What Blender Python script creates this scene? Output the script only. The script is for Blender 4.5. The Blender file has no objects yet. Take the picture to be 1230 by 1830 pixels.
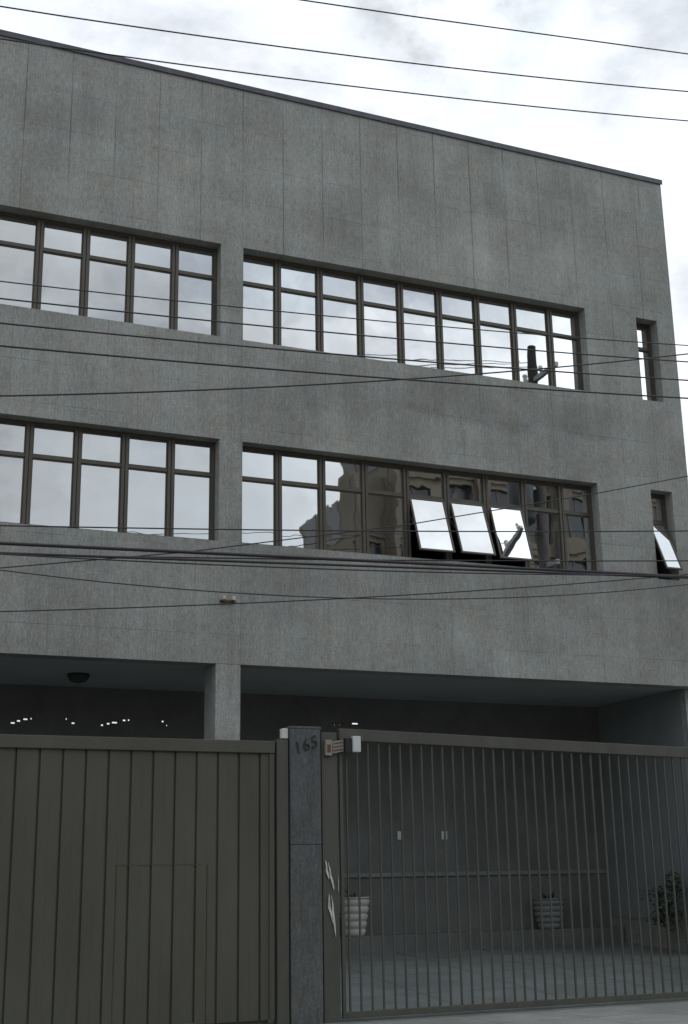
import bpy, math, random
from mathutils import Vector, Matrix
random.seed(7)
R = math.radians
S = bpy.context.scene
# ------------------------------------------------------------------ camera
cd = bpy.data.cameras.new("camera"); cam = bpy.data.objects.new("camera", cd)
S.collection.objects.link(cam); S.camera = cam
f_px, pit, yaw, rol = 2305.25, R(15.706), R(23.1877), R(-1.0131)
fw = Vector((math.cos(pit)*math.sin(yaw), math.cos(pit)*math.cos(yaw), math.sin(pit)))
rt = Vector((math.cos(yaw), -math.sin(yaw), 0)); up = rt.cross(fw)
r2 = math.cos(rol)*rt + math.sin(rol)*up; u2 = -math.sin(rol)*rt + math.cos(rol)*up
m = Matrix((r2, u2, -fw)).transposed().to_4x4(); m.translation = Vector((0, -18, 1.6))
cam.matrix_world = m
cd.sensor_fit = 'VERTICAL'; cd.sensor_height = 36; cd.sensor_width = 24
cd.lens = f_px/1830*36; cd.shift_x = -2/1830; cd.shift_y = 5/1830
cd.clip_start = .1; cd.clip_end = 2000
# ------------------------------------------------------------------ sky and sun
SUN_EL, SUN_AZ = R(48), R(35)          # azimuth from +Y towards +X: behind the building
w = bpy.data.worlds.new("World"); S.world = w; w.use_nodes = True
nt = w.node_tree; N = nt.nodes; L = nt.links
bg = N['Background']; bg.inputs['Strength'].default_value = .1
sky = N.new('ShaderNodeTexSky'); sky.sky_type = 'NISHITA'; sky.sun_disc = False
sky.sun_elevation = SUN_EL; sky.sun_rotation = SUN_AZ; sky.dust_density = 3
tc = N.new('ShaderNodeTexCoord')
def wnoise(scale, detail, zs, rough=.55, loc=(0,0,0)):
    mp = N.new('ShaderNodeMapping'); mp.inputs['Scale'].default_value = (1,1,zs); mp.inputs['Location'].default_value = loc
    n = N.new('ShaderNodeTexNoise'); n.inputs['Scale'].default_value = scale
    n.inputs['Detail'].default_value = detail; n.inputs['Roughness'].default_value = rough
    L.new(tc.outputs['Generated'], mp.inputs[0]); L.new(mp.outputs[0], n.inputs['Vector']); return n.outputs['Fac']
def wramp(src, stops):
    r = N.new('ShaderNodeValToRGB'); e = r.color_ramp.elements
    while len(e) < len(stops): e.new(.5)
    for k, (p, c) in enumerate(stops): e[k].position = p; e[k].color = (*c, 1)
    L.new(src, r.inputs[0]); return r.outputs[0]
cloud = wramp(wnoise(3.8, 9, 1.7, .6, (.3, .1, .2)), [(.33, (.50,.54,.60)), (.45, (.76,.80,.85)), (.53, (.87,.94,1.02)), (.64, (.93,1.02,1.12))])
# cloud deck is brighter round the hidden sun, greyer opposite
dt = N.new('ShaderNodeVectorMath'); dt.operation = 'DOT_PRODUCT'
sd = Vector((math.sin(SUN_AZ)*math.cos(SUN_EL), math.cos(SUN_AZ)*math.cos(SUN_EL), math.sin(SUN_EL)))
dt.inputs[1].default_value = sd; L.new(tc.outputs['Generated'], dt.inputs[0])
mr = N.new('ShaderNodeMapRange'); mr.inputs['From Min'].default_value = -.3; mr.inputs['From Max'].default_value = .95
mr.inputs['To Min'].default_value = 6.8; mr.inputs['To Max'].default_value = 12.4
L.new(dt.outputs['Value'], mr.inputs['Value'])
sc = N.new('ShaderNodeVectorMath'); sc.operation = 'SCALE'; L.new(cloud, sc.inputs[0]); L.new(mr.outputs[0], sc.inputs['Scale'])
# one broad brighter break in the deck high over the street to the right
d2 = N.new('ShaderNodeVectorMath'); d2.operation = 'DOT_PRODUCT'; d2.inputs[1].default_value = Vector((.60, -.66, .45)).normalized()
L.new(tc.outputs['Generated'], d2.inputs[0])
m2 = N.new('ShaderNodeMapRange'); m2.interpolation_type = 'SMOOTHSTEP'; m2.inputs['From Min'].default_value = .90; m2.inputs['From Max'].default_value = .99
m2.inputs['To Min'].default_value = 1.0; m2.inputs['To Max'].default_value = 2.0; L.new(d2.outputs['Value'], m2.inputs['Value'])
# and a heavier grey-blue patch high above the roof
d3 = N.new('ShaderNodeVectorMath'); d3.operation = 'DOT_PRODUCT'; d3.inputs[1].default_value = Vector((.385, .690, .618)).normalized()
L.new(tc.outputs['Generated'], d3.inputs[0])
m3 = N.new('ShaderNodeMapRange'); m3.interpolation_type = 'SMOOTHSTEP'; m3.inputs['From Min'].default_value = .9955; m3.inputs['From Max'].default_value = .9995
m3.inputs['To Min'].default_value = 0; m3.inputs['To Max'].default_value = 1; L.new(d3.outputs['Value'], m3.inputs['Value'])
n3 = N.new('ShaderNodeMapRange'); n3.inputs['From Min'].default_value = .38; n3.inputs['From Max'].default_value = .62; n3.inputs['To Min'].default_value = 0; n3.inputs['To Max'].default_value = .55
L.new(wnoise(11, 6, 1.5, .6, (.2, .7, .1)), n3.inputs['Value'])
p3 = N.new('ShaderNodeMath'); p3.operation = 'MULTIPLY'; L.new(m3.outputs[0], p3.inputs[0]); L.new(n3.outputs[0], p3.inputs[1])
q3 = N.new('ShaderNodeMath'); q3.operation = 'SUBTRACT'; q3.inputs[0].default_value = 1; L.new(p3.outputs[0], q3.inputs[1])
q4 = N.new('ShaderNodeMath'); q4.operation = 'MULTIPLY'; L.new(q3.outputs[0], q4.inputs[0]); L.new(m2.outputs[0], q4.inputs[1])
s5 = N.new('ShaderNodeVectorMath'); s5.operation = 'SCALE'; L.new(sc.outputs[0], s5.inputs[0]); L.new(q4.outputs[0], s5.inputs['Scale']); sc = s5
mask = wramp(wnoise(3.4, 8, 1.5, .6, (1.7, .4, .9)), [(.30, (.55,.55,.55)), (.42, (.97,.97,.97)), (.6, (1,1,1))])
mx = N.new('ShaderNodeMixRGB'); L.new(mask, mx.inputs[0]); L.new(sky.outputs[0], mx.inputs[1]); L.new(sc.outputs[0], mx.inputs[2])
L.new(mx.outputs[0], bg.inputs['Color'])
sl = bpy.data.lights.new("sun", 'SUN'); sl.energy = .6; sl.angle = R(14); sl.color = (1, .96, .9)
so = bpy.data.objects.new("sun", sl); S.collection.objects.link(so)
so.rotation_euler = (-sd).to_track_quat('-Z', 'Y').to_euler()
S.view_settings.view_transform = 'Standard'; S.view_settings.look = 'None'
S.view_settings.gamma = 1; S.view_settings.exposure = 0.0; S.view_settings.use_curve_mapping = False

# ------------------------------------------------------------------ helpers
COL = S.collection
class MB:
    def __init__(s): s.v = []; s.f = []; s.mi = []
    def box(s, x0, x1, y0, y1, z0, z1, mi=0):
        b = len(s.v)
        s.v += [(x0,y0,z0),(x1,y0,z0),(x1,y1,z0),(x0,y1,z0),(x0,y0,z1),(x1,y0,z1),(x1,y1,z1),(x0,y1,z1)]
        s.f += [tuple(b+i for i in q) for q in ((0,3,2,1),(4,5,6,7),(0,1,5,4),(1,2,6,5),(2,3,7,6),(3,0,4,7))]
        s.mi += [mi]*6; return s
    def hexa(s, pts, mi=0):
        b = len(s.v); s.v += [tuple(p) for p in pts]
        s.f += [tuple(b+i for i in q) for q in ((0,3,2,1),(4,5,6,7),(0,1,5,4),(1,2,6,5),(2,3,7,6),(3,0,4,7))]
        s.mi += [mi]*6; return s
    def tube(s, pts, r, n=6, mi=0, cap=True):
        pts = [Vector(p) for p in pts]; rr = r if isinstance(r, (list, tuple)) else [r]*len(pts)
        b = len(s.v)
        for i, p in enumerate(pts):
            t = (pts[min(i+1, len(pts)-1)] - pts[max(i-1, 0)]).normalized()
            a = Vector((0,0,1)) if abs(t.z) < .9 else Vector((0,1,0))
            e1 = t.cross(a).normalized(); e2 = t.cross(e1)
            for k in range(n):
                an = 2*math.pi*k/n; s.v.append(tuple(p + rr[i]*(math.cos(an)*e1 + math.sin(an)*e2)))
        for i in range(len(pts)-1):
            for k in range(n):
                k2 = (k+1) % n; s.f.append((b+i*n+k, b+i*n+k2, b+(i+1)*n+k2, b+(i+1)*n+k)); s.mi.append(mi)
        if cap:
            s.f.append(tuple(b+k for k in range(n))); s.mi.append(mi)
            s.f.append(tuple(b+(len(pts)-1)*n+k for k in reversed(range(n)))); s.mi.append(mi)
        return s
    def lathe(s, prof, cx=0, cy=0, n=28, mi=0):
        b = len(s.v)
        for (r, z) in prof:
            for k in range(n): a = 2*math.pi*k/n; s.v.append((cx+r*math.cos(a), cy+r*math.sin(a), z))
        for i in range(len(prof)-1):
            for k in range(n):
                k2 = (k+1) % n; s.f.append((b+i*n+k, b+i*n+k2, b+(i+1)*n+k2, b+(i+1)*n+k)); s.mi.append(mi)
        return s
    def quad(s, a, b_, c, d, mi=0):
        b = len(s.v); s.v += [tuple(a), tuple(b_), tuple(c), tuple(d)]; s.f.append((b,b+1,b+2,b+3)); s.mi.append(mi); return s
    def build(s, name, mats, parent=None, smooth=False, bevel=0):
        me = bpy.data.meshes.new(name); me.from_pydata(s.v, [], s.f)
        for mt in (mats if isinstance(mats, (list, tuple)) else [mats]): me.materials.append(mt)
        me.polygons.foreach_set('material_index', s.mi)
        if smooth: me.polygons.foreach_set('use_smooth', [True]*len(me.polygons))
        me.update(); o = bpy.data.objects.new(name, me); COL.objects.link(o)
        if parent is not None:
            o.parent = parent; o.matrix_parent_inverse = parent_world(parent).inverted()
        if bevel:
            bv = o.modifiers.new('bevel', 'BEVEL'); bv.width = bevel; bv.segments = 2; bv.limit_method = 'ANGLE'
        return o
def parent_world(o):
    mw = o.matrix_basis.copy()
    if o.parent is not None: mw = parent_world(o.parent) @ o.matrix_parent_inverse @ mw
    return mw
def tag(o, label=None, cat=None, group=None, kind=None):
    if label: o['label'] = label
    if cat: o['category'] = cat
    if group: o['group'] = group
    if kind: o['kind'] = kind
    return o
def thing(name, loc, label, cat, group=None):
    o = bpy.data.objects.new(name, None); o.location = loc; o.empty_display_size = .2
    COL.objects.link(o); return tag(o, label, cat, group)
def gridwall(mb, x0, x1, z0, z1, y0, y1, holes, mi=0, axis='y'):
    """solid wall slab between y0,y1 with rectangular holes (hx0,hx1,hz0,hz1)"""
    xs = sorted({x0, x1, *[h for q in holes for h in q[:2] if x0 < h < x1]})
    zs = sorted({z0, z1, *[h for q in holes for h in q[2:] if z0 < h < z1]})
    def solid(i, j):
        if i < 0 or j < 0 or i >= len(xs)-1 or j >= len(zs)-1: return False
        cx, cz = (xs[i]+xs[i+1])/2, (zs[j]+zs[j+1])/2
        return not any(a < cx < b and c < cz < d for a, b, c, d in holes)
    P = (lambda x, y, z: (x, y, z)) if axis == 'y' else (lambda x, y, z: (y, x, z))
    for i in range(len(xs)-1):
        for j in range(len(zs)-1):
            if not solid(i, j): continue
            a, b, c, d = xs[i], xs[i+1], zs[j], zs[j+1]
            mb.quad(P(a,y0,c), P(b,y0,c), P(b,y0,d), P(a,y0,d), mi); mb.quad(P(b,y1,c), P(a,y1,c), P(a,y1,d), P(b,y1,d), mi)
            if not solid(i-1, j): mb.quad(P(a,y1,c), P(a,y0,c), P(a,y0,d), P(a,y1,d), mi)
            if not solid(i+1, j): mb.quad(P(b,y0,c), P(b,y1,c), P(b,y1,d), P(b,y0,d), mi)
            if not solid(i, j-1): mb.quad(P(a,y1,c), P(b,y1,c), P(b,y0,c), P(a,y0,c), mi)
            if not solid(i, j+1): mb.quad(P(a,y0,d), P(b,y0,d), P(b,y1,d), P(a,y1,d), mi)

# ------------------------------------------------------------------ materials
class Mat:
    def __init__(s, name, col, rough=.7, metal=0, spec=.4):
        s.m = bpy.data.materials.new(name); s.m.use_nodes = True
        s.t = s.m.node_tree; s.N = s.t.nodes; s.L = s.t.links; s.b = s.N['Principled BSDF']
        s.b.inputs['Base Color'].default_value = (*col, 1); s.b.inputs['Roughness'].default_value = rough
        s.b.inputs['Metallic'].default_value = metal; s.b.inputs['Specular IOR Level'].default_value = spec
        g = s.N.new('ShaderNodeNewGeometry'); s.pos = g.outputs['Position']
    def noise(s, scale, detail=4, stretch=(1,1,1), rough=.55, src=None):
        mp = s.N.new('ShaderNodeMapping'); mp.inputs['Scale'].default_value = stretch
        s.L.new(src or s.pos, mp.inputs[0]); n = s.N.new('ShaderNodeTexNoise')
        n.inputs['Scale'].default_value = scale; n.inputs['Detail'].default_value = detail; n.inputs['Roughness'].default_value = rough
        s.L.new(mp.outputs[0], n.inputs['Vector']); return n.outputs['Fac']
    def math(s, op, a, b=None, c=None):
        n = s.N.new('ShaderNodeMath'); n.operation = op
        for i, q in enumerate((a, b, c)):
            if q is None: continue
            if isinstance(q, (int, float)): n.inputs[i].default_value = q
            else: s.L.new(q, n.inputs[i])
        return n.outputs[0]
    def remap(s, v, a, b, c, d):
        n = s.N.new('ShaderNodeMapRange'); n.inputs[1].default_value = a; n.inputs[2].default_value = b
        n.inputs[3].default_value = c; n.inputs[4].default_value = d; s.L.new(v, n.inputs[0]); return n.outputs[0]
    def mul(s, c, v):
        n = s.N.new('ShaderNodeVectorMath'); n.operation = 'SCALE'
        if isinstance(c, tuple): n.inputs[0].default_value = c
        else: s.L.new(c, n.inputs[0])
        s.L.new(v, n.inputs['Scale']); return n.outputs[0]
    def mix(s, f, a, b):
        n = s.N.new('ShaderNodeMixRGB'); s.L.new(f, n.inputs[0])
        for i, q in ((1, a), (2, b)):
            if isinstance(q, tuple): n.inputs[i].default_value = (*q, 1)
            else: s.L.new(q, n.inputs[i])
        return n.outputs[0]
    def color(s, c): s.L.new(c, s.b.inputs['Base Color']); return s
    def bump(s, h, strength=.3, dist=.01):
        n = s.N.new('ShaderNodeBump'); n.inputs['Strength'].default_value = strength; n.inputs['Distance'].default_value = dist
        s.L.new(h, n.inputs['Height']); s.L.new(n.outputs[0], s.b.inputs['Normal']); return s
def simple(name, col, rough=.7, metal=0, var=.25, scale=6, stretch=(1,1,1), bump=.15, spec=.4):
    M = Mat(name, col, rough, metal, spec)
    a = M.noise(scale, 5, stretch); b = M.noise(scale*9, 3, stretch)
    v = M.math('ADD', M.remap(a, .25, .75, 1-var, 1+var), M.remap(b, .25, .75, -var*.35, var*.35))
    M.color(M.mul(col, v))
    if bump: M.bump(b, bump, .004)
    return M.m

# facade: rough grey aggregate panels with worn joints, streaks and damp patches
def facade_mat(name, base, grid=True):
    M = Mat(name, base, .85, 0, .25)
    sep = M.N.new('ShaderNodeSeparateXYZ'); M.L.new(M.pos, sep.inputs[0]); X, Z = sep.outputs[0], sep.outputs[2]
    grain = M.noise(48, 2, (1,1,.7)); grain2 = M.noise(24, 3, (1.6,1.6,.35))
    streak = M.noise(9, 5, (1, 1, .07), .65); streak2 = M.noise(2.6, 4, (1,1,.16), .6)
    blotch = M.noise(.55, 5, (1,1,1.3), .6); blotch2 = M.noise(1.7, 5, (1,1,.8), .6)
    v = M.remap(grain, .25, .75, .77, 1.23)
    for q, lo, hi in ((grain2, .82, 1.18), (streak, .90, 1.09), (streak2, .92, 1.07), (blotch, .78, 1.19), (blotch2, .92, 1.07)):
        v = M.math('MULTIPLY', v, M.remap(q, .3, .7, lo, hi))
    # old damp stain between the window rows
    st = M.math('MULTIPLY', M.remap(X, 8.2, 9.0, 0, 1), M.remap(X, 12.2, 14, 1, 0))
    zz_ = M.math('ADD', Z, M.math('MULTIPLY', M.noise(1.2, 5), .9))
    st = M.math('MULTIPLY', st, M.math('MULTIPLY', M.remap(zz_, 9.35, 9.5, 0, 1), M.remap(zz_, 9.95, 10.1, 1, 0)))
    v = M.math('MULTIPLY', v, M.remap(st, 0, 1, 1, .84))
    # washed-out pale patches and dark run marks
    pale = M.noise(.8, 4, (1,1,.55), .5, None); pm = M.remap(pale, .60, .72, 0, .16); v = M.math('ADD', v, pm)
    run = M.noise(5.5, 3, (1,1,.10), .5); rm = M.remap(run, .66, .76, 1, .80); v = M.math('MULTIPLY', v, rm)
    col = M.mix(M.remap(blotch2, .35, .65, 0, 1), (base[0]*1.03, base[1], base[2]*.97), (base[0]*.98, base[1], base[2]*1.03))
    h = M.math('ADD', M.math('MULTIPLY', grain, .5), M.math('MULTIPLY', grain2, .5))
    if grid:
        px = M.math('DIVIDE', M.math('SUBTRACT', X, 5.985 - 30*.709), .709); pz = M.math('DIVIDE', M.math('SUBTRACT', Z, 12.92 - 30*.653), .653)
        wob = M.noise(1.3, 3); 
        def line(p, wd):
            fr = M.math('FRACT', p); d = M.math('MINIMUM', fr, M.math('SUBTRACT', 1, fr))
            return M.remap(d, wd*.35, wd, 1, 0)
        jx = M.math('MULTIPLY', line(px, .017), M.remap(M.noise(1.1, 3, (1,1,.5)), .38, .60, .12, .75))
        jz = M.math('MULTIPLY', line(pz, .013), M.remap(M.noise(1.4, 3, (.6,1,1)), .42, .60, .0, .42))
        # every panel has its own tone
        cb = M.N.new('ShaderNodeCombineXYZ'); M.L.new(M.math('FLOOR', px), cb.inputs[0]); M.L.new(M.math('FLOOR', pz), cb.inputs[2])
        wn = M.N.new('ShaderNodeTexWhiteNoise'); M.L.new(cb.outputs[0], wn.inputs['Vector'])
        v = M.math('MULTIPLY', v, M.remap(wn.outputs['Value'], 0, 1, .965, 1.035))
        jx = M.math('MULTIPLY', jx, M.remap(Z, 9.0, 12.0, .35, 1)); j = M.math('MAXIMUM', jx, jz); v = M.math('MULTIPLY', v, M.math('SUBTRACT', 1, M.math('MULTIPLY', j, .62)))
        h = M.math('SUBTRACT', h, M.math('MULTIPLY', j, 1.5))
    M.color(M.mul(col, v)); M.bump(h, .45, .006); return M.m
m_fac = facade_mat('grey_aggregate', (.352, .360, .330))
m_col = facade_mat('grey_aggregate_column', (.40, .40, .37), False)
m_granite = facade_mat('pillar_granite', (.135, .140, .136), False)
m_cap = simple('parapet_flashing', (.10,.105,.115), .5, .3)
m_frame = simple('bronze_aluminium', (.115,.105,.085), .5, .35, .12, 5, (1,1,.2), .05)
m_ceil = simple('porch_ceiling_paint', (.42,.45,.44), .9, 0, .08, 1.5)
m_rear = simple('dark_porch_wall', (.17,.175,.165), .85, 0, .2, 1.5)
m_dado = simple('dado_rail_paint', (.23,.25,.23), .7, 0, .2, 2)
m_pale = simple('pale_side_wall', (.25,.27,.275), .85, 0, .15, 1.2)
m_dark = simple('dark_interior', (.14,.14,.13), .9)
m_conc = simple('roof_concrete', (.3,.3,.29), .9)
m_bar = simple('gate_bar_paint', (.112,.11,.09), .5, .0, .18, 3, (1,1,.2), .08)
def gate_mat():
    M = Mat('painted_sheet_steel', (.118,.116,.094), .52, 0, .4)
    v = M.remap(M.noise(1.6, 5, (1,1,.4)), .3, .7, .88, 1.10)
    v = M.math('MULTIPLY', v, M.remap(M.noise(14, 3, (1,1,.3)), .3, .7, .975, 1.025))
    rust = M.remap(M.noise(7, 6, (1,1,.6), .65), .70, .76, 0, .5)
    M.color(M.mix(rust, M.mul((.110,.108,.083), v), (.12,.07,.04))); M.bump(M.noise(5, 4, (1,1,.3)), .15, .01); return M.m
m_gate = gate_mat()
m_rust = simple('rusty_edge', (.15,.075,.04), .8, 0, .4, 12)
m_white = simple('white_plastic', (.78,.78,.75), .5, 0, .05, 10)
m_offw = simple('peeling_white_paper', (.62,.62,.57), .8, 0, .3, 30)
m_pot1 = simple('white_glazed_pot', (.62,.60,.56), .6, 0, .12, 8)
m_pot2 = simple('grey_glazed_pot', (.24,.26,.25), .6, 0, .12, 8)
m_soil = simple('soil', (.05,.04,.03), .95)
m_black = simple('black_rubber_cable', (.05,.042,.05), .6, 0, .1)
m_blackbox = simple('dark_plastic', (.04,.035,.035), .5)
m_num = simple('dark_bronze_numbers', (.055,.055,.05), .45, .3)
m_pole = simple('pole_concrete', (.11,.105,.10), .9, 0, .2, 3)  # darkened in colour so the mirrored pole reads as a silhouette
m_steel = simple('galvanised_steel', (.30,.31,.32), .5, .6)
m_trafo = simple('transformer_paint', (.06,.065,.07), .5, .1)  # silhouette darkness put into the colour, as on the pole
m_ceram = simple('cream_ceramic', (.62,.60,.50), .3)
m_leaf = simple('leaf_green', (.055,.085,.032), .6, 0, .45, 2.5)
m_leafd = simple('leaf_dark', (.04,.06,.03), .6, 0, .45, 4)
m_bark = simple('bark', (.12,.09,.07), .95, 0, .3, 6, (1,1,.3))
m_lamp = simple('lamp_housing', (.05,.05,.05), .5)
m_stripeA = simple('sign_cream', (.34,.31,.26), .5); m_stripeB = simple('sign_red', (.20,.05,.05), .5); m_stripeC = simple('sign_green', (.07,.12,.08), .5)
def glass_mat():
    M = Mat('mirror_glass', (.74,.75,.74), .015, 1.0, .5)
    cb = M.noise(1.5, 2, (1,1,.8), .4); M.bump(cb, .03, .1); return M.m
m_glass = glass_mat()
def ground_mat(name, col, joints=None):
    M = Mat(name, col, .88, 0, .3)
    v = M.remap(M.noise(.6, 6), .3, .7, .8, 1.18); v = M.math('MULTIPLY', v, M.remap(M.noise(40, 3), .3, .7, .85, 1.15))
    v = M.math('MULTIPLY', v, M.remap(M.noise(3, 5), .3, .7, .88, 1.1))
    if joints:
        sep = M.N.new('ShaderNodeSeparateXYZ'); M.L.new(M.pos, sep.inputs[0])
        for o_ in (0, 1):
            fr = M.math('FRACT', M.math('DIVIDE', M.math('ADD', sep.outputs[o_], 200), joints)); d = M.math('MINIMUM', fr, M.math('SUBTRACT', 1, fr))
            v = M.math('MULTIPLY', v, M.remap(d, .004, .012, .55, 1))
    M.color(M.mul(col, v)); M.bump(M.noise(40, 3), .3, .006); return M.m
m_asph = ground_mat('asphalt', (.055,.055,.055)); m_walk = ground_mat('pavement_concrete', (.30,.30,.275), 1.2)
m_court = ground_mat('courtyard_paving', (.190,.205,.198), 1.6); m_earth = ground_mat('city_ground', (.14,.13,.11)); m_kerb = ground_mat('kerb_granite', (.28,.28,.27))
m_paintw = simple('road_paint', (.65,.64,.6), .7, 0, .2, 12)

# ------------------------------------------------------------------ ground
def plane(name, x0, x1, y0, y1, z, mt, kind='structure'):
    b = MB(); b.quad((x0,y0,z),(x1,y0,z),(x1,y1,z),(x0,y1,z)); return tag(b.build(name, mt), kind=kind)
plane('ground', -700, 700, -700, 700, -.17, m_earth)
plane('road', -300, 300, -15.0, -6.0, -.15, m_asph)
b = MB(); b.box(-300, 300, -5.85, -3.52, -.165, -.004); tag(b.build('sidewalk', m_walk), kind='structure')
b = MB(); b.box(-300, 300, -20.5, -15.15, -.165, -.004); tag(b.build('opposite_sidewalk', m_walk), kind='structure')
b = MB(); b.box(-300, 300, -6.0, -5.853, -.16, -.001); tag(b.build('kerb', m_kerb), kind='structure')
b = MB(); b.box(-300, 300, -15.147, -15.0, -.16, -.001); tag(b.build('opposite_kerb', m_kerb), kind='structure')
b = MB()
for k in range(-30, 31): b.quad((k*6, -10.56, -.146), (k*6+3, -10.56, -.146), (k*6+3, -10.44, -.146), (k*6, -10.44, -.146))
tag(b.build('road_markings', m_paintw), kind='structure')
b = MB()   # driveway climbing gently from the gate to the porch
ys = [-3.517, -3.0, -1.5, 0, 1.3, 2.58]; zs = [-.004, .01, .11, .22, .32, .38]
for i in range(5):
    b.hexa([(-8.5,ys[i],-.2),(14.19,ys[i],-.2),(14.19,ys[i+1],-.2),(-8.5,ys[i+1],-.2),(-8.5,ys[i],zs[i]),(14.19,ys[i],zs[i]),(14.19,ys[i+1],zs[i+1]),(-8.5,ys[i+1],zs[i+1])])
tag(b.build('driveway', m_court), kind='structure')

# ------------------------------------------------------------------ the office building
XL, XR, DEP = -8.5, 14.44, 6.0
ZS, ZR = 4.651, 14.39
UW, LW = (9.826, 11.437), (6.505, 8.125)
bld = thing('office_building', (3, 0, 0), 'grey concrete panel office building with two rows of ribbon windows over an open porch', 'building')
holes = []
for z0, z1 in (UW, LW): holes += [(-5.6, 5.63, z0, z1), (6.003, 12.49, z0, z1), (13.60, 14.06, z0, z1)]
b = MB(); gridwall(b, XL, XR, ZS, ZR, 0, .30, holes); b.build('facade_wall', m_fac, bld)
b = MB(); b.box(XL-.02, XR+.025, -.03, .33, ZR, ZR+.045); b.box(XL-.02, XR+.025, -.03, -.012, ZR-.05, ZR); b.build('parapet_cap', m_cap, bld)
b = MB(); b.box(14.19, XR, .301, DEP, -.1, ZR-.003); b.build('side_wall', m_fac, bld)
b = MB(); b.box(XL, XL+.25, .301, DEP, -.1, ZR-.003); b.build('side_wall', m_fac, bld)
b = MB(); b.box(XL+.251, 14.189, DEP-.25, DEP, 4.95, ZR-.003); b.build('rear_wall', m_conc, bld)
b = MB(); b.box(XL+.251, 14.189, .301, DEP-.251, 13.75, 13.95); b.build('roof', m_conc, bld)
for z in (8.75,): b = MB(); b.box(XL+.251, 14.189, .301, DEP-.251, z, z+.2); b.build('floor_slab', m_dark, bld)
b = MB(); b.box(XL+.251, 14.189, 3.2, 3.3, 4.96, 8.74); b.box(XL+.251, 14.189, 3.2, 3.3, 8.96, 13.74); b.build('inner_partition', m_dark, bld)
b = MB(); b.box(XL+.251, 14.189, .301, DEP, ZS+.012, 4.95); b.build('porch_ceiling', m_ceil, bld)
b = MB(); b.box(5.612, 5.99, .004, .56, -.1, ZS-.002); b.build('column', m_col, bld)
b = MB(); b.box(-2.1, -1.72, .004, .56, -.1, ZS-.002); b.build('column', m_col, bld)
# rear wall of the porch, with small holes added so sky shows through as bright glints
gl = [(3.293,4.09),(3.383,4.125),(3.489,4.155),(3.578,4.167),(4.138,4.179),(4.25,4.114),(4.723,4.095),(4.824,4.122),(4.927,4.143),(5.086,4.185),(5.161,4.191),(5.736,4.186),(5.805,4.122),(8.868,4.219),(8.965,4.221),(9.03,4.233),(9.259,4.25)]
gw = [.07,.06,.075,.03,.03,.06,.05,.06,.10,.06,.04,.05,.03,.035,.035,.03,.14]
glint_holes = []
for (x, z), wd in zip(gl, gw):
    x = x*1.0 - (.09 if x < 6 else .13)
    z = 1.6 + (z-1.6)*.986
    glint_holes.append((x-wd/2, x+wd/2, z-.016, z+.016))
b = MB()
top = [(XL+.251, 14.189)]
gridwall(b, XL+.251, 14.189, .2, ZS+.01, 3.0, 3.08, glint_holes); b.build('porch_rear_wall', m_rear, bld)
b = MB(); b.box(8.3, 14.15, 2.965, 2.998, 1.60, 1.665); b.build('dado_rail', m_dado, bld)
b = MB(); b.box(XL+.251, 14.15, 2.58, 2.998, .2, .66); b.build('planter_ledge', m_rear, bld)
b = MB(); b.box(14.165, 14.188, .40, 2.96, .82, ZS+.005); b.build('pale_wall_panel', m_pale, bld)
for x in (9.93, 10.79):
    b = MB(); b.box(x-.055, x+.055, 2.975, 2.999, 2.22, 2.36); b.box(x-.03, x+.03, 2.968, 2.975, 2.26, 2.32); b.build('wall_plate', m_white, bld, bevel=.003)

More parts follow.
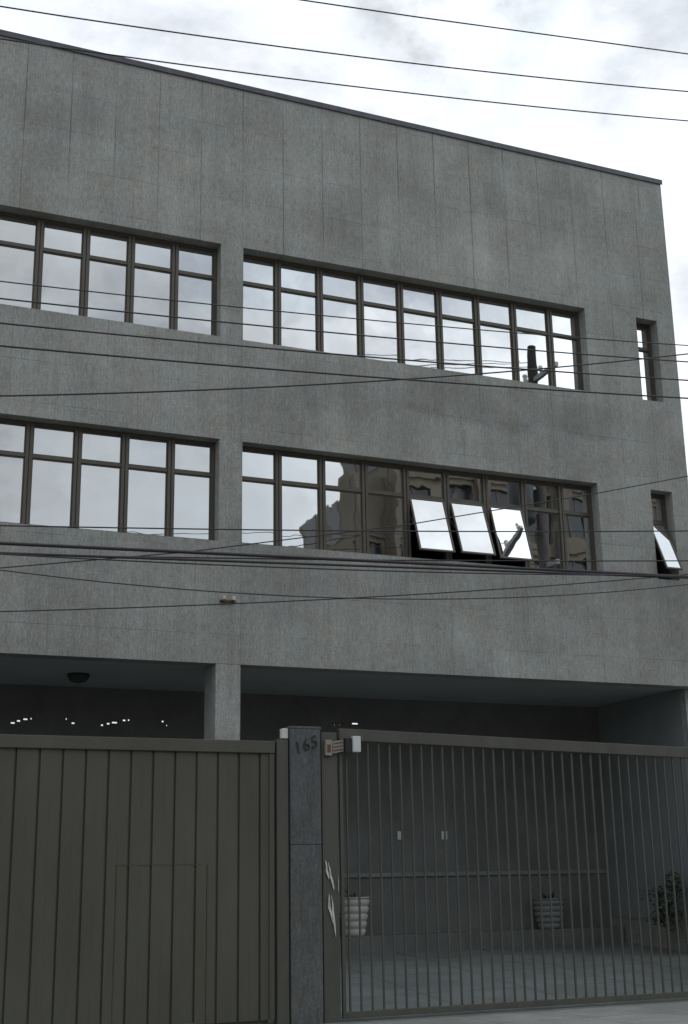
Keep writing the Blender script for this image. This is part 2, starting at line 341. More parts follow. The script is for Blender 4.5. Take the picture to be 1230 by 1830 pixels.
# windows
def window(x0, x1, z0, z1, mull, trans, opens=()):
    f = MB(); Y0, Y1 = .205, .275
    e = .002
    f.box(x0+e, x0+.05, Y0, Y1, z0+e, z1-e); f.box(x1-.06, x1-e, Y0, Y1, z0+e, z1-e)
    f.box(x0+.0505, x1-.0605, Y0+.002, Y1-.002, z0+e, z0+.05); f.box(x0+.0505, x1-.0605, Y0+.002, Y1-.002, z1-.05, z1-e)
    edges = [x0+.05] + list(mull) + [x1-.06]
    for mxx in mull:
        f.box(mxx-.05, mxx-.008, Y0-.014, Y1+.006, z0+.0505, z1-.0505); f.box(mxx+.008, mxx+.05, Y0-.014, Y1+.006, z0+.0505, z1-.0505)
        f.box(mxx-.0075, mxx+.0075, Y0+.008, Y1, z0+.0505, z1-.0505)
    cells = []
    for i in range(len(edges)-1):
        a = edges[i] + (.0505 if i else 0.0005); c = edges[i+1] - (.0505 if i < len(edges)-2 else 0.0005)
        f.box(a, c, Y0+.004, Y1-.004, trans-.025, trans+.025)
        for k, (lo, hi) in enumerate(((z0+.0505, trans-.0255), (trans+.0255, z1-.0505))):
            if k == 0 and i in opens: cells.append((i, a, c, lo, hi)); continue
            # slim sash profile round every pane
            s_ = .018; ys0, ys1 = .226, .256
            f.box(a, a+s_, ys0, ys1, lo, hi); f.box(c-s_, c, ys0, ys1, lo, hi)
            f.box(a+s_+.0003, c-s_-.0003, ys0+.001, ys1-.001, lo, lo+s_); f.box(a+s_+.0003, c-s_-.0003, ys0+.001, ys1-.001, hi-s_, hi)
            cells.append((None, a+s_, c-s_, lo+s_, hi-s_))
    win = f.build('window', m_frame, bld)
    g = MB()
    for i, a, c, lo, hi in cells:
        if i is None:
            t1, t2 = random.gauss(0, .0022), random.gauss(0, .0022)
            cx, cz = (a+c)/2, (lo+hi)/2; Y = lambda x, z: .241 + (x-cx)*t1 + (z-cz)*t2
            g.hexa([(a,Y(a,lo),lo),(c,Y(c,lo),lo),(c,Y(c,lo)+.006,lo),(a,Y(a,lo)+.006,lo),(a,Y(a,hi),hi),(c,Y(c,hi),hi),(c,Y(c,hi)+.006,hi),(a,Y(a,hi)+.006,hi)])
        else:
            ang = R(OPEN.get((round(x0), i), 19)); H = hi-lo-.006; s_ = .028
            def q(x, t, d):   # t down the sash, d outward thickness
                return (x, .232 - t*math.sin(ang) - d*math.cos(ang), hi-.004 - t*math.cos(ang) + d*math.sin(ang))
            o = MB()
            def bx(xa, xb, ta, tb, da, db, mi):
                o.hexa([q(xa,tb,db), q(xb,tb,db), q(xb,tb,da), q(xa,tb,da), q(xa,ta,db), q(xb,ta,db), q(xb,ta,da), q(xa,ta,da)], mi)
            A, C_ = a+.004, c-.004
            bx(A, A+s_, 0, H, 0, .03, 0); bx(C_-s_, C_, 0, H, 0, .03, 0)
            bx(A+s_+.0005, C_-s_-.0005, 0, s_, .001, .029, 0); bx(A+s_+.0005, C_-s_-.0005, H-s_, H, .001, .029, 0)
            bx(A+s_+.001, C_-s_-.001, s_+.001, H-s_-.001, .012, .019, 1)
            sash = o.build('open_sash', [m_frame, m_glass], win); sash['label'] = 'window sash tilted open at the bottom'
            for xs_ in (A+.012, C_-.012):
                st = MB(); pe = q(xs_, H*.55, -.002); st.tube([(xs_, .232, hi-.30), pe], .005, 5); so_ = st.build('stay_arm', m_steel, win)
    g.build('glass', m_glass, win)
    return win
OPEN = {(6,4): 19, (6,5): 20, (6,6): 17, (14,0): 24}
mL = [2.80 + .71*k for k in range(-11, 4)]; mL = [x for x in mL if x > -5.0]
mR = [6.668 + .742*k for k in range(8)]
for (z0, z1), tr, lowf in ((UW, 10.925, 0), (LW, 7.60, 1)):
    window(-5.6, 5.63, z0, z1, mL, tr)
    window(6.003, 12.49, z0, z1, mR, tr, (4, 5, 6) if lowf else ())
    window(13.60, 14.06, z0, z1, [], tr, (0,) if lowf else ())

# porch ceiling lamps
lamps = [((3.94,1.65), 'round dark porch ceiling lamp above the solid gate, leftmost of the four'), ((6.46,1.28), 'round dark porch ceiling lamp half hidden just right of the concrete column'),
         ((9.97,1.39), 'round dark porch ceiling lamp over the left half of the barred gate'), ((13.2,1.6), 'round dark porch ceiling lamp at the right end, over the pale wall')]
l0 = None
for (x, y), lab in lamps:
    if l0 is None:
        l0 = thing('ceiling_lamp', (x, y, ZS+.01), lab, 'ceiling lamp', 'porch ceiling lamps')
        b = MB(); b.lathe([(0,4.66),(.17,4.66),(.17,4.62),(.16,4.61),(0.001,4.61)], x, y); b.build('housing', m_lamp, l0, True)
        b = MB(); b.lathe([(.15,4.609),(.145,4.575),(.11,4.545),(.05,4.53),(0.001,4.527)], x, y); b.build('diffuser', m_trafo, l0, True)
    else:
        c = l0.copy(); COL.objects.link(c); c.location = (x, y, ZS+.01); c['label'] = lab
        for ch in l0.children: d = ch.copy(); COL.objects.link(d); d.parent = c

# cable anchor on the column line of the facade
an = thing('cable_anchor', (5.78, -.05, 5.6), 'small rusty cable anchor with two cream insulators on the grey wall between the windows', 'cable anchor')
b = MB(); b.box(5.66, 5.90, -.03, -.001, 5.565, 5.60); b.box(5.69,5.72,-.09,-.031,5.57,5.595); b.box(5.84,5.87,-.09,-.031,5.57,5.595); b.build('bracket', m_rust, an)
for x in (5.705, 5.855):
    b = MB(); b.lathe([(.001,5.656),(.02,5.652),(.03,5.635),(.018,5.62),(.03,5.61),(.03,5.597),(.001,5.596)], x, -.065, 14); b.build('insulator', m_ceram, an, True)

# ------------------------------------------------------------------ street front: gates, pillar, posts
YG = -3.35
gate = thing('sliding_gate', (0, YG, 0), 'solid olive brown sheet steel gate of overlapping vertical ribs, left of the stone pillar', 'gate')
def ribs(mb, x0, x1, z0, z1, y=YG):
    P = .2577; ref = 2.295
    k0 = math.floor((x0-ref)/P)-1; xs = []
    for k in range(k0, k0+60):
        b0 = ref + k*P
        for dx, dy in ((0, .026), (.004, 0), (.105, -.002), (.112, .002), (.118, .002), (.125, .000), (.225, .004), (.250, .020), (.2565, .026)): xs.append((b0+dx, dy))
    def yat(x):
        for (a, ya), (c, yc) in zip(xs, xs[1:]):
            if a <= x <= c: return ya + (yc-ya)*(x-a)/max(c-a, 1e-6)
        return 0
    pts = [(x0, yat(x0))] + [p for p in xs if x0+.0005 < p[0] < x1-.0005] + [(x1, yat(x1))]
    for (a, ya), (c, yc) in zip(pts, pts[1:]):
        mb.hexa([(a,y+ya,z0),(c,y+yc,z0),(c,y+yc+.004,z0),(a,y+ya+.004,z0),(a,y+ya,z1),(c,y+yc,z1),(c,y+yc+.004,z1),(a,y+ya+.004,z1)])
b = MB()
ribs(b, -4.4, 3.436, .07, 3.036); ribs(b, 4.494, 5.235, .07, 3.036); ribs(b, 3.4365, 4.4935, 1.776, 3.036); b.build('ribbed_panel', m_gate, gate)
b = MB(); ribs(b, 3.446, 4.484, .085, 1.766); wd = b.build('wicket_door', m_gate, gate); wd['label'] = 'small door cut into the gate sheet, with rusty edges'
b = MB(); b.box(3.437,3.4405,YG-.004,YG+.03,.08,1.77); b.box(4.489,4.4935,YG-.004,YG+.03,.08,1.77); b.box(3.441,4.4885,YG-.003,YG+.03,1.770,1.7745); b.build('door_edge', m_rust, wd)
b = MB(); b.box(-4.45, 5.30, YG-.035, YG+.045, 3.037, 3.18); b.build('top_rail', m_gate, gate, bevel=.006)
b = MB(); b.box(5.2355, 5.295, YG-.02, YG+.045, .075, 3.0365); b.build('stile', m_gate, gate, bevel=.004)
b = MB(); b.box(-4.4, 5.235, YG+.034, YG+.07, .03, .069); b.box(-4.4, 5.235, YG+.034, YG+.07, 1.5, 1.56); b.build('bottom_rail', m_gate, gate)

b = MB(); b.box(5.325, 5.47, YG-.03, YG+.10, -.05, 3.20); tag(b.build('gate_post', m_bar, bevel=.005), 'narrow olive steel post between the solid gate and the stone pillar', 'gate post')
pil = thing('stone_pillar', (5.68, YG, 0), 'grey granite gate pillar carrying dark house number digits, between the two gates', 'pillar')
b = MB(); b.box(5.487, 5.877, YG-.05, YG+.33, -.05, 1.98); b.box(5.487, 5.877, YG-.05, YG+.33, 1.984, 3.335); b.build('shaft', m_granite, pil, bevel=.006)
b = MB(); b.box(5.482, 5.882, YG-.055, YG+.335, 3.336, 3.362); b.build('coping', m_granite, pil, bevel=.004)
tcu = bpy.data.curves.new('digits', 'FONT'); tcu.body = '165'; tcu.size = .20; tcu.extrude = .006; tcu.align_x = 'CENTER'; tcu.space_character = 1.12; tcu.shear = .2
to = bpy.data.objects.new('digits_tmp', tcu); COL.objects.link(to); bpy.context.view_layer.update()
me = bpy.data.meshes.new_from_object(to); COL.objects.unlink(to); bpy.data.objects.remove(to)
me.materials.clear(); me.materials.append(m_num)
num = bpy.data.objects.new('house_number', me); COL.objects.link(num)
num.matrix_world = Matrix.Translation((5.70, YG-.057, 3.075)) @ Matrix.Rotation(R(-20), 4, 'Y') @ Matrix.Rotation(R(90), 4, 'X')
num.parent = pil; num.matrix_parent_inverse = parent_world(pil).inverted(); num['label'] = 'dark metal digits reading 165 set on a rising slant'

post = thing('gate_post', (6.0, YG, 0), 'wide olive steel post right of the stone pillar with torn white paper strips', 'gate post')
b = MB(); b.box(5.90, 6.105, YG-.02, YG+.18, -.05, 3.30); b.build('shaft', m_bar, post, bevel=.006)
def torn(pts, w_, name='torn_paper'):
    b = MB(); yy = YG-.021
    n = len(pts)
    for i in range(n-1):
        (x0, z0, a), (x1, z1, c) = pts[i], pts[i+1]
        k0 = .006+.012*abs(math.sin(i*1.7)); k1 = .006+.012*abs(math.sin((i+1)*1.7))
        b.hexa([(x1-c,yy-k1,z1),(x1+c,yy-k1*.4,z1),(x1+c,yy-k1*.4+.002,z1),(x1-c,yy-k1+.002,z1),(x0-a,yy-k0,z0),(x0+a,yy-k0*.4,z0),(x0+a,yy-k0*.4+.002,z0),(x0-a,yy-k0+.002,z0)])
    b.build(name, m_offw, post)
torn([(5.935,1.80,.004),(5.945,1.74,.012),(5.95,1.68,.016),(5.965,1.62,.012),(5.975,1.585,.004)], .02)
torn([(5.967,1.775,.003),(5.985,1.70,.010),(5.995,1.63,.012),(6.015,1.56,.014),(6.03,1.50,.012),(6.035,1.46,.003)], .02)
torn([(5.975,1.42,.003),(5.972,1.35,.012),(5.975,1.27,.018),(5.995,1.20,.016),(6.01,1.13,.010),(6.02,1.08,.003)], .02)
torn([(6.005,1.40,.003),(6.015,1.31,.010),(6.022,1.20,.014),(6.032,1.10,.014),(6.045,1.0,.008),(6.05,.93,.002)], .02)
torn([(6.092,1.62,.002),(6.093,1.55,.006),(6.094,1.48,.005),(6.095,1.43,.002)], .02)

box = thing('lamp_box', (5.44, YG, 3.2), 'small white box lamp on top of the narrow post, left of the pillar', 'lamp')
b = MB(); b.box(5.395, 5.475, YG-.02, YG+.06, 3.215, 3.335); b.build('body', m_white, box, bevel=.008)
b = MB(); b.box(5.40, 5.47, YG-.01, YG+.05, 3.2005, 3.2145); b.build('foot', m_blackbox, box)
cb_ = thing('control_box', (6.33, YG, 3.1), 'white control box on a dark block at the start of the barred gate top rail', 'control box')
b = MB(); b.box(6.275, 6.375, YG-.13, YG-.06, 3.065, 3.255); b.build('cover', m_white, cb_, bevel=.006)
b = MB(); b.box(6.185, 6.2745, YG-.10, YG-.045, 3.05, 3.235); b.build('mounting_block', m_blackbox, cb_, bevel=.004)
sg = thing('small_sign', (6.07, YG, 3.1), 'small striped cream and red plate fixed high on the wide gate post', 'sign')
b = MB(); b.hexa([(6.03,YG-.065,3.045),(6.17,YG-.065,3.075),(6.17,YG-.055,3.075),(6.03,YG-.055,3.045),(6.03,YG-.065,3.19),(6.17,YG-.065,3.215),(6.17,YG-.055,3.215),(6.03,YG-.055,3.19)]); b.build('plate', m_stripeA, sg)
for k, mt in enumerate((m_stripeB, m_stripeC, m_stripeB)):
    z = 3.165-.042*k; b = MB(); b.hexa([(6.04,YG-.068,z-.012),(6.16,YG-.068,z+.012),(6.16,YG-.0655,z+.012),(6.04,YG-.0655,z-.012),(6.04,YG-.068,z+.003),(6.16,YG-.068,z+.027),(6.16,YG-.0655,z+.027),(6.04,YG-.0655,z+.003)]); b.build('stripe', mt, sg)
b = MB(); b.box(6.05, 6.08, YG-.0545, YG-.021, 3.1, 3.14); b.build('stem', m_blackbox, sg)
ic = thing('intercom', (5.95, YG, 3.1), 'small rusty intercom box beside the stone pillar, left of the striped plate', 'intercom')
b = MB(); b.box(5.935, 6.02, YG-.075, YG-.0205, 3.02, 3.205); b.build('housing', m_stripeA, ic, bevel=.006)
b = MB(); b.box(5.955, 6.0, YG-.08, YG-.0755, 3.06, 3.15); b.build('grille', m_rust, ic)

bg_ = thing('barred_gate', (9.2, YG, 0), 'tall olive steel gate of thin vertical bars, right of the stone pillar', 'gate')
XA, XB = 6.135, 12.35
zt = lambda x: 3.348 - (x-6.39)*.0229
b = MB(); b.hexa([(XA,YG-.04,zt(XA)-.142),(XB,YG-.04,zt(XB)-.142),(XB,YG+.03,zt(XB)-.142),(XA,YG+.03,zt(XA)-.142),(XA,YG-.04,zt(XA)),(XB,YG-.04,zt(XB)),(XB,YG+.03,zt(XB)),(XA,YG+.03,zt(XA))]); b.build('top_rail', m_bar, bg_, bevel=.005)
b = MB(); b.box(XA, XB, YG-.025, YG+.03, .035, .105); b.build('bottom_rail', m_bar, bg_, bevel=.004)
for x in (XA, XB-.05):
    b = MB(); b.box(x, x+.04, YG-.02, YG+.025, .1055, zt(x+.04)-.1425); b.build('stile', m_bar, bg_, bevel=.003)
x = 6.232; k = 0
bw = .0098
while x < XB-.1:
    zh = zt(x)-.145
    b = MB(); j = random.gauss(0, .0012)
    b.hexa([(x-bw+j,YG-.0125,.1055),(x+bw+j,YG-.0125,.1055),(x+bw+j,YG+.0125,.1055),(x-bw+j,YG+.0125,.1055),(x-bw,YG-.0125,zh),(x+bw,YG-.0125,zh),(x+bw,YG+.0125,zh),(x-bw,YG+.0125,zh)])
    b.build('bar', m_bar, bg_); k += 1
    x = 6.373 + (k-1)*.1462 if k else x
b = MB(); b.box(12.45, 12.85, YG-.05, YG+.33, -.05, 3.3); tag(b.build('stone_pillar', m_granite, bevel=.006), 'plain granite pillar at the far right end of the barred gate', 'pillar')
b = MB(); gridwall(b, 12.87, 14.44, -.1, 3.0, YG, YG+.2, []); tag(b.build('boundary_wall', m_fac), 'short grey wall closing the front yard beyond the barred gate', 'wall')
b = MB(); b.box(14.2, 14.44, YG+.205, -.005, -.1, 3.0); tag(b.build('boundary_wall', m_pale), 'pale yard side wall between street front and building', 'wall')

# ------------------------------------------------------------------ potted plants and shrub
def leaves(mb, c, rad, n, size, zs=1.0, shell=.3):
    for _ in range(n):
        v = Vector((random.gauss(0,1), random.gauss(0,1), random.gauss(0,1))).normalized() * (shell + (1-shell)*random.random()**.6)
        p = Vector(c) + Vector((v.x*rad, v.y*rad, v.z*rad*zs))
        a = Vector((random.gauss(0,1), random.gauss(0,1), random.gauss(0,.7))).normalized()
        bb = a.cross(Vector((random.gauss(0,1), random.gauss(0,1), random.gauss(0,1)))).normalized()
        s_ = size*random.uniform(.6, 1.3)
        mb.quad(p-a*s_*.9, p-bb*s_*.35, p+a*s_, p+bb*s_*.35)
def pot_plant(x, y, z, R1, H, mt, lab, fol):
    t = thing('potted_plant', (x, y, z), lab, 'potted plant', 'ribbed pots on the porch ledge')
    prof = [(0.001, z), (R1*.62, z)]; n = 5
    for i in range(n):
        a, c = i/n, (i+1)/n; r0 = R1*(.62+.38*a**.8); r1 = R1*(.62+.38*c**.8)
        prof += [(r0+.012, z+H*(a+.02)), (r1+.014, z+H*(c-.06)), (r1-.006, z+H*(c-.03)), (r1-.006, z+H*c)]
    prof += [(R1+.02, z+H), (R1+.02, z+H+.02), (R1-.03, z+H+.02), (R1-.04, z+H-.04)]
    b = MB(); b.lathe(prof, x, y, 32); b.build('pot', mt, t, True)
    b = MB(); b.lathe([(R1-.035, z+H-.04), (.001, z+H-.03)], x, y, 24); b.build('soil', m_soil, t)
    b = MB()
    for k in range(fol):
        an_ = random.uniform(0, 6.28); ln = random.uniform(.14, .3); r_ = random.uniform(.03, .12)
        p0 = Vector((x+r_*math.cos(an_), y+r_*math.sin(an_), z+H-.04)); d = Vector((math.cos(an_)*.3, math.sin(an_)*.2, 1)).normalized(); sd_ = Vector((-math.sin(an_), math.cos(an_), 0))*.018
        pts = [p0 + d*ln*q_ + Vector((math.cos(an_), math.sin(an_), -.6))*(.12*q_*q_) for q_ in (0, .35, .7, 1)]
        for i in range(3):
            wa, wb = (1, 1.2, .8, .05)[i], (1, 1.2, .8, .05)[i+1]
            b.quad(pts[i]-sd_*wa, pts[i]+sd_*wa, pts[i+1]+sd_*wb, pts[i+1]-sd_*wb)
    b.build('foliage', m_leafd, t)
pot_plant(8.93, 2.78, .662, .26, .60, m_pot1, 'bright white ribbed pot on the porch ledge beside the steel gate post', 9)
pot_plant(12.72, 2.78, .662, .29, .50, m_pot2, 'dull grey ribbed pot on the porch ledge behind the middle of the barred gate', 7)
sh = thing('shrub', (13.75, .75, .25), 'dark leafy shrub against the pale porch side wall', 'shrub')
b = MB(); b.tube([(13.75,.75,.2),(13.73,.72,.7),(13.78,.78,1.2)], [.03,.02,.012]); b.build('stem', m_bark, sh)
b = MB()
for k in range(14): leaves(b, (13.80+random.gauss(0,.13), .75+random.gauss(0,.15), random.uniform(.75,1.45)), .19, 60, .045)
b.build('foliage', m_leafd, sh)

# ------------------------------------------------------------------ utility poles and cables
def utility_pole(x, y, lab, full=True):
    t = thing('utility_pole', (x, y, 0), lab, 'utility pole', 'concrete street poles')
    b = MB(); b.tube([(x,y,-.17),(x,y,4),(x,y,9),(x,y,13.3)], [.19,.16,.13,.10], 16); b.build('shaft', m_pole, t, True)
    for z in (12.45, 8.1):
        b = MB(); b.box(x-.05, x+.05, y-1.0, y+1.0, z-.05, z+.05) if z > 10 else b.box(x-.05, x+.05, y-.5, y+.6, z-.05, z+.05); b.build('crossarm', m_steel, t)
    for dy in (-.85, -.3, .35, .85):
        b = MB(); b.lathe([(.001,12.72),(.04,12.71),(.06,12.66),(.035,12.62),(.06,12.58),(.035,12.52),(.03,12.501)], x, y+dy, 12); b.build('insulator', m_ceram, t, True)
    if full:
        tr_ = MB(); tr_.lathe([(.001,10.05),(.27,10.03),(.30,9.95),(.30,9.15),(.27,9.08),(.001,9.06)], x-.5, y, 20); tf = tr_.build('transformer', m_trafo, t, True)
        for k in range(3): b = MB(); a = 2.1*k; b.lathe([(.03,10.0),(.045,10.08),(.025,10.13),(.045,10.18),(.02,10.28)], x-.5+.15*math.cos(a), y+.15*math.sin(a), 10); b.build('bushing', m_ceram, tf, True)
        b = MB(); b.box(x-.22, x-.08, y-.04, y+.04, 9.3, 9.36); b.box(x-.22, x-.08, y-.04, y+.04, 9.8, 9.86); b.box(x-.218, x-.17, y-.038, y+.038, 9.2, 9.95); b.build('bracket', m_steel, t)
        b = MB(); b.tube([(x,y,7.6),(x+.5,y-.6,8.0),(x+1.0,y-1.5,8.15)], .03, 8); b.box(x+.88,x+1.14,y-2.0,y-1.5,8.08,8.2); b.build('lamp_arm', m_steel, t)
    for z in (5.25, 6.0, 7.2):
        b = MB(); b.lathe([(.175,z-.03),(.195,z-.03),(.195,z+.03),(.175,z+.03)], x, y, 16); b.build('clamp_band', m_steel, t, True)
    return t
PX = 14.85
utility_pole(PX, -5.1, 'tall concrete street pole with transformer, mirrored in the upper window right of centre')
utility_pole(-24, -5.1, 'tall concrete street pole far off to the left along the pavement', False)
def spline(pts, n=10):
    out = []; P_ = [pts[0]] + pts + [pts[-1]]
    for i in range(1, len(P_)-2):
        p0, p1, p2, p3 = [Vector(q) for q in P_[i-1:i+3]]
        for k in range(n):
            t = k/n; out.append(.5*((2*p1) + (p2-p0)*t + (2*p0-5*p1+4*p2-p3)*t*t + (3*p1-p0-3*p2+p3)*t**3))
    out.append(Vector(pts[-1])); return out
def quadfit(pts, deg):
    # small least-squares polynomial, keeps each cable a smooth sagging line
    n = deg+1; A = [[sum(p[0]**(i+j) for p in pts) for j in range(n)] + [sum(p[1]*p[0]**i for p in pts)] for i in range(n)]
    for i in range(n):
        pv = max(range(i, n), key=lambda r_: abs(A[r_][i])); A[i], A[pv] = A[pv], A[i]
        for r_ in range(n):
            if r_ != i:
                q_ = A[r_][i]/A[i][i]; A[r_] = [u_-q_*v_ for u_, v_ in zip(A[r_], A[i])]
    return [A[i][n]/A[i][i] for i in range(n)]
def cable(Y, pts, r, lab, xl=-24, xr=PX, yl=None, yr=None, zl=None):
    co = quadfit(pts, 2 if len(pts) > 3 else 1); z = lambda x: sum(c*x**i for i, c in enumerate(co))
    a, c = pts[0][0], pts[-1][0]; sl_ = sum(i*q_*a**(i-1) for i, q_ in enumerate(co) if i); sr = sum(i*q_*c**(i-1) for i, q_ in enumerate(co) if i)
    P_ = []
    if xl < a:
        zL = zl if zl is not None else z(a)+ .0
        for k in range(12):
            t = k/12; x = xl+(a-xl)*t; d = a-x; D = a-xl
            P_.append((x, Y, z(a) - sl_*d + (zL - z(a) + sl_*D)*(d/D)**2))
    for k in range(17): x = a+(c-a)*k/16; P_.append((x, Y, z(x)))
    if xr > c:
        for k in range(1, 6): x = c+(xr-c)*k/5; P_.append((x, Y + ((yr if yr is not None else Y)-Y)*k/5, z(c)+sr*(x-c)))
    b = MB(); b.tube(P_, r*.78, 6); o = b.build('overhead_cable', m_black, None, True)
    return tag(o, lab, 'cable', 'overhead cables across the facade')
cable(-5.2, [(2.08,11.1),(4.72,11.38),(5.58,11.5),(7.58,11.77),(10.73,12.25)], .011, 'middle of three thin cables against the sky, starting at the top left corner')
cable(-4.8, [(1.64,10.92),(3.12,11.06),(5.74,11.34),(7.79,11.63),(11.01,12.08)], .011, 'lowest of three sky cables, touching the left part of the roof edge')
cable(-5.6, [(6.41,12.0),(10.46,12.54)], .011, 'short highest sky cable crossing only the top right corner')
cable(-5.0, [(1.76,7.81),(3.96,7.91),(7.14,8.13),(9.05,8.29),(10.46,8.4)], .009, 'thin cable crossing halfway up the upper windows')
cable(-5.1, [(1.76,7.56),(3.93,7.67),(7.08,7.86),(9.69,8.07),(10.36,8.11)], .011, 'cable crossing the bottom third of the upper windows')
cable(-5.2, [(1.76,7.24),(4.17,7.36),(5.15,7.43),(6.86,7.53),(8.87,7.71),(10.25,7.79)], .012, 'cable just under the sill of the upper left window')
cable(-5.3, [(1.76,6.94),(4.14,7.08),(6.11,7.19),(6.95,7.26),(10.14,7.5)], .013, 'cable on the wall a little below the upper windows, second beneath the sill')
cable(-4.7, [(1.87,6.64),(4.21,7.02),(6.4,7.46),(8.26,7.84),(10.69,8.41)], .012, 'cable climbing to the right and crossing four others below the upper windows')
cable(-4.9, [(1.91,5.14),(3.22,5.24),(4.29,5.31),(6.93,5.53),(9.05,5.71),(10.27,5.83)], .010, 'nearly level cable along the bottom edge of the lower windows')
cable(-5.0, [(1.91,4.92),(4.26,5.02),(6.86,5.08),(10.13,5.2)], .024, 'thickest cable, top of the dense bundle below the lower windows')
cable(-5.05, [(1.91,4.81),(4.24,4.92),(6.97,5.03),(10.09,5.17)], .018, 'second thick cable of the dense bundle below the lower windows')
cable(-5.12, [(1.9,4.78),(4.1,4.85),(6.94,4.97),(8.31,5.06)], .010, 'thin cable under the dense bundle below the lower windows')
cable(-4.6, [(1.98,4.73),(4.39,4.66),(5.33,4.69),(7.05,4.78),(10.42,5.18)], .008, 'faint thin cable sagging below the lower left window')
cable(-4.5, [(2.02,4.33),(4.42,4.57),(5.58,4.71),(7.11,4.87),(9.54,5.21),(10.52,5.35)], .009, 'lowest cable, rising to the right past the wall anchor')
cable(-4.4, [(9.47,6.41),(10.28,6.6),(10.74,6.75)], .009, 'short cable rising between the lower window and the narrow end window', xl=-24, zl=5.3)
cable(-5.0, [(5.44,5.04),(7.2,5.17),(9.05,5.31),(10.15,5.4)], .010, 'level cable leaving the bundle near the open sashes', zl=4.9)

# ------------------------------------------------------------------ across the street (seen in the window reflections)
m_apt = simple('apartment_render', (.17,.15,.115), .85, 0, .15, .5); m_aptw = simple('apartment_window', (.035,.04,.045), .15, 0, .1, 1, spec=.6)
m_apts = simple('apartment_band', (.15,.13,.105), .8, 0, .1, 1); m_house = simple('house_render', (.42,.38,.32), .85, 0, .12, 1); m_tile = simple('roof_tile', (.25,.11,.07), .85, 0, .3, 6)
ap = thing('apartment_block', (30, -30, 0), 'tall beige apartment block across the street, mirrored in the lower right windows', 'building')
def block(x0, x1, z1, y0=-30, dep=5, cols=7, par=ap, fl=3.0):
    hs = []; wdt = (x1-x0)/cols; z = 1.2
    while z+2.1 < z1-.5:
        for c in range(cols):
            xa = x0+wdt*(c+.5)
            ww = wdt*(.30 if c % 2 else .42)
            hs.append((xa-ww, xa+ww, z, z+2.1))
        z += fl
    b = MB(); gridwall(b, x0, x1, 0, z1, y0-.3, y0, hs); b.box(x0, x1, y0-dep, y0-1.2, 0, z1-.6); b.box(x0, x0+.3, y0-1.2, y0-.301, 0, z1); b.box(x1-.3, x1, y0-1.2, y0-.301, 0, z1)
    b.build('wall', m_apt, par)
    for k, (a, c, d, e) in enumerate(hs):
        b = MB(); b.box(a+.002, c-.002, y0-.26, y0-.2, d+.002, e-.002); wn_ = b.build('window', m_aptw, par)
        b = MB(); b.box((a+c)/2-.04, (a+c)/2+.04, y0-.199, y0-.16, d+.01, e-.01); b.build('mullion', m_apts, wn_)
    yy = y0-dep+.5
    while yy < y0-1.0:
        for kz in range(int(z1//3)):
            b = MB(); b.box(x0-.03, x0-.004, yy, min(yy+1.1, y0-.4), kz*3+1.0, kz*3+2.7); b.build('window', m_aptw, par)
        yy += 1.9
    zz = 3.6
    b = MB()
    while zz < z1-1: b.box(x0-.02, x1+.02, y0+.001, y0+.12, zz, zz+.3); zz += fl
    for c in range(0, cols+1, 2): b.box(x0+wdt*c-.25 if c else x0, x0+wdt*c+.25 if c < cols else x1, y0+.125, y0+.6, 0, z1-.2)
    b.build('facade_bands', m_apts, par)
block(23.0, 38, 21.6); block(21.3, 22.99, 18.2, cols=1, y0=-30.5)
b = MB(); b.box(24, 28, -34.5, -32, 21.0, 23.8); b.build('roof_tank_house', m_apt, ap)
b = MB(); b.tube([(26,-33,21),(26,-33,25.2)], .05); b.tube([(25.4,-33,24.8),(26.6,-33,24.8)], .03); b.tube([(25.6,-33,24.3),(26.4,-33,24.3)], .03); b.build('antenna', m_steel, ap)
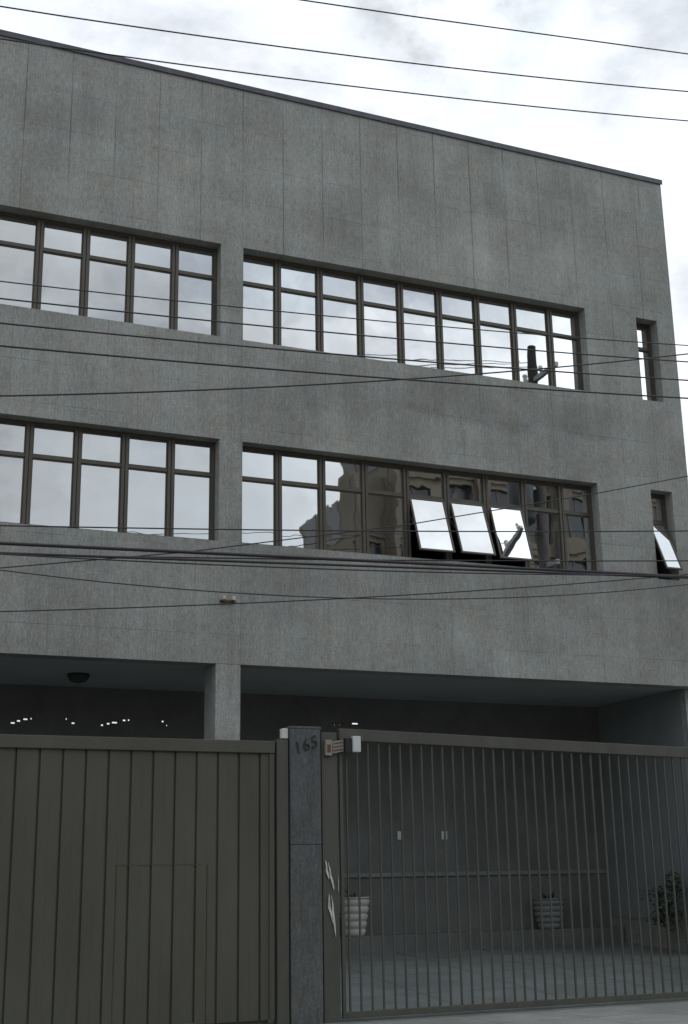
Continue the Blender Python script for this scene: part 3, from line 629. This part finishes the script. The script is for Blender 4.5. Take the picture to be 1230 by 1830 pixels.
def house(x0, x1, y0, h, lab, mt):
    t = thing('terraced_house', ((x0+x1)/2, y0, 0), lab, 'house', 'low houses across the street')
    nb = 3; wd_ = (x1-x0)/nb; hs = []
    for fz in range(int(h//3)):
        for k in range(nb): hs.append((x0+wd_*(k+.3), x0+wd_*(k+.7), fz*3+1.0, fz*3+2.4))
    b = MB(); gridwall(b, x0, x1, 0, h, y0-.3, y0, hs); b.box(x0, x1, y0-9, y0-.8, 0, h); b.box(x0, x0+.2, y0-.8, y0-.301, 0, h); b.box(x1-.2, x1, y0-.8, y0-.301, 0, h); b.build('wall', mt, t)
    for a, c, d, e in hs: b = MB(); b.box(a+.002, c-.002, y0-.2, y0-.15, d+.002, e-.002); b.build('window', m_aptw, t)
    b = MB(); mz = h+1.4; ym = y0-4.5
    b.hexa([(x0-.2,y0+.4,h+.002),(x1+.2,y0+.4,h+.002),(x1+.2,ym,mz),(x0-.2,ym,mz),(x0-.2,y0+.4,h+.15),(x1+.2,y0+.4,h+.15),(x1+.2,ym,mz+.15),(x0-.2,ym,mz+.15)])
    b.hexa([(x0-.2,ym-.01,mz),(x1+.2,ym-.01,mz),(x1+.2,y0-9.3,h+.002),(x0-.2,y0-9.3,h+.002),(x0-.2,ym-.01,mz+.15),(x1+.2,ym-.01,mz+.15),(x1+.2,y0-9.3,h+.15),(x0-.2,y0-9.3,h+.15)]); b.build('roof', m_tile, t)
house(-26, -15, -22, 6, 'low cream house with red tiled roof, farthest left across the street', m_house)
house(-14.5, -4, -21.5, 6.4, 'low beige house with red tiled roof, second from the left across the street', m_house)
house(-3.5, 6.5, -22, 6, 'low cream house with red tiled roof right behind the photographer', m_house)
house(7.0, 17, -24, 6.5, 'low beige house with red tiled roof beside the apartment block', m_house)
def tree(x, y, h, lab):
    t = thing('street_tree', (x, y, 0), lab, 'tree', 'trees across the street')
    b = MB(); b.tube([(x,y,-.17),(x+.1,y,h*.3),(x-.1,y+.1,h*.6),(x,y,h*.85)], [.25,.19,.12,.04], 10)
    for k in range(9):
        a = k*2.4; z = h*(.38+.05*k); l_ = h*.2*(1-.05*k)
        b.tube([(x,y,z),(x+l_*.5*math.cos(a),y+l_*.5*math.sin(a),z+l_*.35),(x+l_*math.cos(a),y+l_*math.sin(a),z+l_*.8)], [.08,.05,.02], 6)
    b.build('trunk', m_bark, t, True)
    b = MB()
    for k in range(34):
        a = random.uniform(0, 6.28); rr = random.random()**.6*h*.2; z = h*random.uniform(.5, .93)
        q_ = 1-max(0, (z/h-.7))*2
        leaves(b, (x+rr*q_*math.cos(a), y+rr*q_*math.sin(a), z), h*.075, 140, .13)
    b.build('crown', m_leaf, t)
tree(15.2, -26, 12.6, 'leafy street tree across the street in front of the low houses')
tree(17.6, -26.8, 13.0, 'leafy street tree across the street next to the apartment block')
